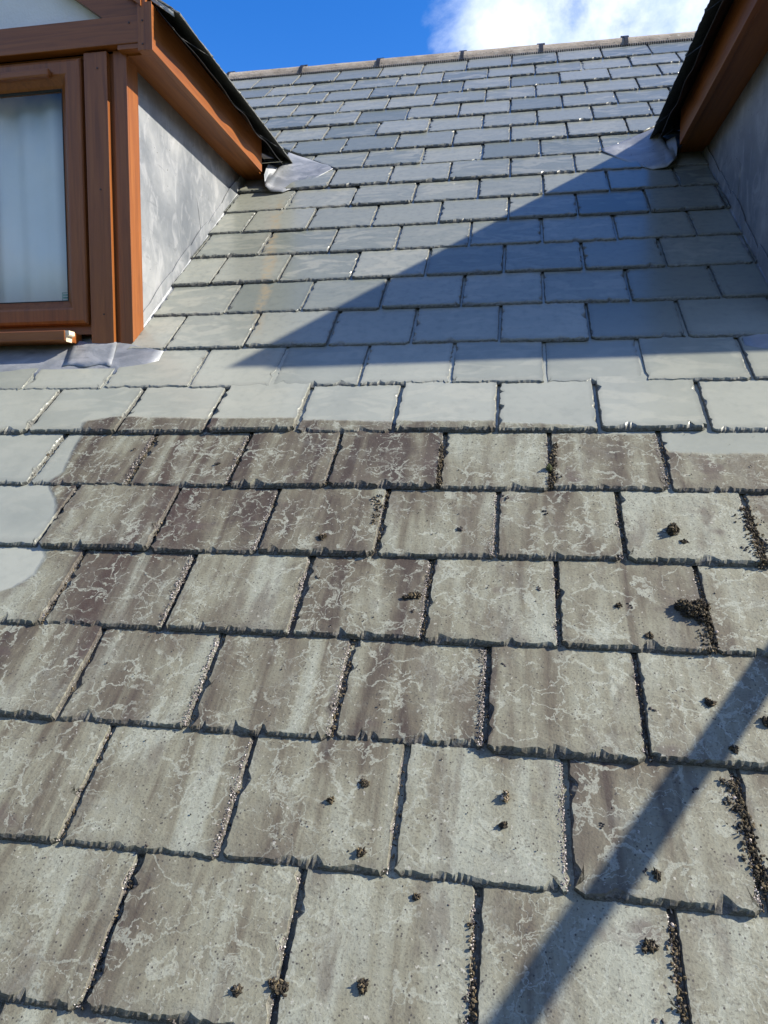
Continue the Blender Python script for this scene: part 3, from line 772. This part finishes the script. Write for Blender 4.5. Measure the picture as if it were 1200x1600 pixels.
def moss(u, v, ru, rv, h, label, n=None, m=M_MOSS, name='moss_clump', rot=0.0, fr=0.0042, bias=0.0):
    c = roofw(u, v, surf(u, v) - 0.001); mb = MB()
    ru *= 0.90; rv *= 0.90; h *= 0.68; fr *= 0.62
    n = int((n or int(60 + 900 * (ru * rv * 1e2))) * 1.9)
    ca, sa = math.cos(rot), math.sin(rot)
    lumps = [(rnd.uniform(-.6, .6), rnd.uniform(-.6, .6), rnd.uniform(0.35, 0.6)) for _ in range(5)] + [(0, 0, 0.6)]
    for i in range(n):
        lx, ly, lr = rnd.choice(lumps)
        while True:
            x, y, z = (rnd.uniform(-1, 1) for _ in range(3)); d = x * x + y * y + z * z
            if 0.35 < d < 1: break
        x, y, z = lx + x * lr, ly + y * lr, abs(z) * rnd.uniform(0.5, 1.0) * (1.15 - 0.4 * math.hypot(lx, ly))
        a, b = x * ru, y * rv
        p = roofw(u + a * ca - b * sa, v + a * sa + b * ca, surf(u, v) + z * h)
        blob(mb, p, rnd.uniform(0.5, 1.2) * fr, min(1, max(0, rnd.gauss(0.12 + 0.42 * z + bias, 0.19))), stretch=(rnd.uniform(.3, .8), rnd.uniform(.5, 1), rnd.uniform(1.1, 2.4)))
    o = mb.build(name, m, None, origin=c, fixn=False)
    return tag(o, label, 'moss', 'moss clumps on the slates')

def px(x, y, n=0.012):
    """pixel of the 1200 x 1600 photograph to roof coordinates, used once to survey where the clumps lie"""
    dirv = (RIGHT * ((x - 600) / 1160.09) + FWD - UPV * ((y - 800) / 1160.09)); C = camo.matrix_world.translation
    nv = Vector((0, -SP, CP)); k = (n - C.dot(nv)) / dirv.dot(nv); P = C + dirv * k
    return P.x, P.y * CP + P.z * SP
def M(x, y, *a, **k):
    u, v = px(x, y); return moss(u, v, *a, **k)
M(1078, 968, 0.036, 0.030, 0.034, 'largest brown moss clump, at a right hand joint, casting a shadow to its left', 420)
M(1047, 840, 0.017, 0.024, 0.026, 'upright olive brown moss clump alone in the middle of a slate', 170)
M(1064, 857, 0.011, 0.006, 0.007, 'small dark moss crumb just below the upright olive clump', 40)
M(508, 850, 0.013, 0.010, 0.014, 'dark round moss clump near the bottom edge of a slate, left of centre', 70)
M(645, 940, 0.022, 0.008, 0.010, 'long thin brown moss strip lying across a slate into a joint', 90, rot=0.25)
M(857, 741, 0.010, 0.010, 0.016, 'rounded green moss cushion sitting in the joint of the first grimy course', 120, m=M_GREEN, fr=0.003)
M(964, 956, 0.010, 0.006, 0.008, 'small dark moss crumb left of the largest brown clump', 36)
M(1011, 1005, 0.010, 0.009, 0.011, 'dark moss nugget below and left of the largest brown clump', 44)
M(1106, 1108, 0.010, 0.010, 0.010, 'flat dark moss patch at the upper edge of the pole shadow', 60)
M(1196, 1138, 0.013, 0.013, 0.018, 'dark green moss clump at the right frame edge beside the pole shadow', 90)
M(1142, 1183, 0.008, 0.008, 0.010, 'small brown moss nugget just inside the lower edge of the pole shadow', 36)
M(790, 1250, 0.007, 0.013, 0.013, 'pale tan curled moss scrap in the middle of a slate', 60, bias=0.35)
M(787, 1298, 0.006, 0.005, 0.007, 'tiny dark crumb directly below the tan curled scrap', 24)
M(571, 1548, 0.008, 0.011, 0.013, 'dark upright moss nugget in the lowest full slate course, right of a wide joint', 60)
M(375, 1555, 0.013, 0.008, 0.010, 'flat brown and green moss clump in the lowest course, left of a joint', 70)
M(435, 1545, 0.020, 0.009, 0.012, 'dark flaky moss piece bridging the joint of the lowest course', 80, rot=-0.3)
M(567, 1342, 0.006, 0.009, 0.011, 'brown moss nugget near the bottom edge of a stained slate', 40)
M(572, 1232, 0.010, 0.006, 0.008, 'dark moss flake high on a slate with pale trails', 36)
M(519, 1259, 0.006, 0.006, 0.007, 'small round moss crumb left of the dark flake on the trailed slate', 24)
M(1026, 1437 - 60, 0.006, 0.008, 0.009, 'brown moss nugget near the bottom of the slate crossed by the pole shadow', 34)
M(1012, 1484, 0.011, 0.008, 0.010, 'dark moss clump in the lowest course, left of a mossy joint', 60)
M(652, 936 + 470, 0.007, 0.005, 0.006, 'tiny moss crumb on the lowest course under a bottom edge', 22)

JM = MB(); GR = MB()
def joint_fill(u, v0, v1, amount, wide):
    L = v1 - v0; n = int(amount * L * 900)
    dens = [rnd.random() for _ in range(14)]
    for i in range(n):
        f = rnd.random(); dd = dens[int(f * 13.99)]
        if rnd.random() > 0.25 + dd: continue
        v = v0 + L * f; k = rnd.gauss(0, 1) * wide * (0.5 + dd)
        n0 = surf(u, v) - 0.006
        r = rnd.uniform(0.0009, 0.0026)
        blob(JM, roofw(u + k, v, n0 + rnd.uniform(-0.006, 0.006) * dd), r, min(1, max(0, rnd.gauss(0.40, 0.26))), stretch=(rnd.uniform(.35, .8), rnd.uniform(.5, 1), rnd.uniform(1., 2.2)))
def crust(u, v0, v1, amount, w_):
    for i in range(int(amount * (v1 - v0) * 1900)):
        v = rnd.uniform(v0, v1); k = abs(rnd.gauss(0, 1)) * w_
        blob(GR, roofw(u - 0.0035 - k, v, surf(u, v) - 0.0012 - max(0, 0.004 - k)), rnd.uniform(0.0006, 0.0017), min(1, max(0, rnd.gauss(0.66, 0.26))), stretch=(1, 1, 0.6))
for r in range(17, 27):
    v0 = (22 - r) * G
    for j in JOINTS[r]:
        if r == 17: continue
        a = {18: 0.9, 19: 0.8, 20: 0.8}.get(r, 0.7) * rnd.choice((0.15, 0.35, 0.6, 1.0))
        if r == 18 and j < -0.8 or r == 19 and j < -0.85: a = 0.2
        if j > 0.30: a *= 1.3
        joint_fill(j, v0 + 0.004, v0 + G, a, 0.0026 if j < 0.3 else 0.0034)
        if r == 18 and j < -0.8 or r == 19 and j < -0.85: continue
        crust(j, v0 + 0.006, v0 + G - 0.006, 0.75 if r > 18 else 0.45, 0.0048)
# two wide moss-choked joints on the right
for (x0, y0, x1, y1, am, wd) in ((1158, 800, 1190, 895, 1.7, 0.008), (1133, 1222, 1192, 1400, 1.8, 0.0075), (1045, 1450, 1062, 1600, 0.9, 0.0045), (592, 780, 585, 830, 1.2, 0.005),
                                 (868, 700, 860, 770, 1.0, 0.004), (690, 700, 685, 770, 0.8, 0.0035), (737, 1440, 740, 1600, 0.5, 0.003), (1098, 980, 1108, 1030, 2.0, 0.008)):
    ua, va = px(x0, y0); ub, vb = px(x1, y1)
    for i in range(int(am * abs(va - vb) * 1900)):
        f = rnd.random(); u, v = ua + (ub - ua) * f, va + (vb - va) * f
        blob(JM, roofw(u + rnd.gauss(0, 1) * wd, v, surf(u, v) + rnd.uniform(-0.009, 0.004)), rnd.uniform(0.0012, 0.0032), min(1, max(0, rnd.gauss(0.40, 0.26))), stretch=(rnd.uniform(.4, .9), rnd.uniform(.6, 1), rnd.uniform(.9, 1.6)))
tag(JM.build('joint_moss', M_MOSS, fixn=False), kind='stuff')
for i in range(900):                                     # loose specks of moss and grit over the grimy courses
    v = rnd.uniform(-0.4, 1.05); u = rnd.uniform(-1.1, 0.9)
    if v > 0.45 and u < -0.88: continue
    if rnd.random() > 0.35 + 0.5 * (u + 1.1) / 2: continue
    big_ = rnd.random() < 0.10
    r = rnd.uniform(0.0024, 0.0050) if big_ else rnd.uniform(0.0007, 0.0018)
    for q in range(rnd.randint(3, 7) if big_ else 1):
        blob(GR, roofw(u + rnd.gauss(0, r * .9 * big_), v + rnd.gauss(0, r * .9 * big_), surf(u, v) + r * 0.2), r * (0.7 if big_ else 1), min(1, max(0, rnd.gauss(0.16, 0.14))), stretch=(1, rnd.uniform(.5, 1), rnd.uniform(.6, 1.2)))
tag(GR.build('grit', M_GRIT, fixn=False), kind='stuff')

# ------------------------------------------------------------------ scaffold beside the photographer: its tube casts the long shadow
back = -SUN_D
sh = roofw(*px(1000, 1300, 0.015), 0.015); PT = sh + back * 1.25
ax = Vector((0.046, -0.9989, 0.0)).normalized()
S = thing('scaffold', 'galvanised scaffold tube and standard beside the roof', 'scaffold', (PT.x, -1.3, -3.4))
o = Vector((PT.x, -1.3, -3.4))
m = MB(); m.tube(PT - ax * 0.75, PT + ax * 1.75, 0.0200, 20); m.build('tube', M_STEEL, S, origin=o, smooth=False)
q = PT + ax * 1.35
m = MB(); m.tube((q.x + 0.056, q.y, -3.4), (q.x + 0.056, q.y, q.z + 0.3), 0.0242, 20); m.build('standard', M_STEEL, S, origin=o)
m = MB(); m.box(q.x - 0.03, q.x + 0.085, q.y - 0.035, q.y + 0.035, q.z - 0.035, q.z + 0.035, 0.008); m.build('coupler', M_STEEL, S, origin=o)
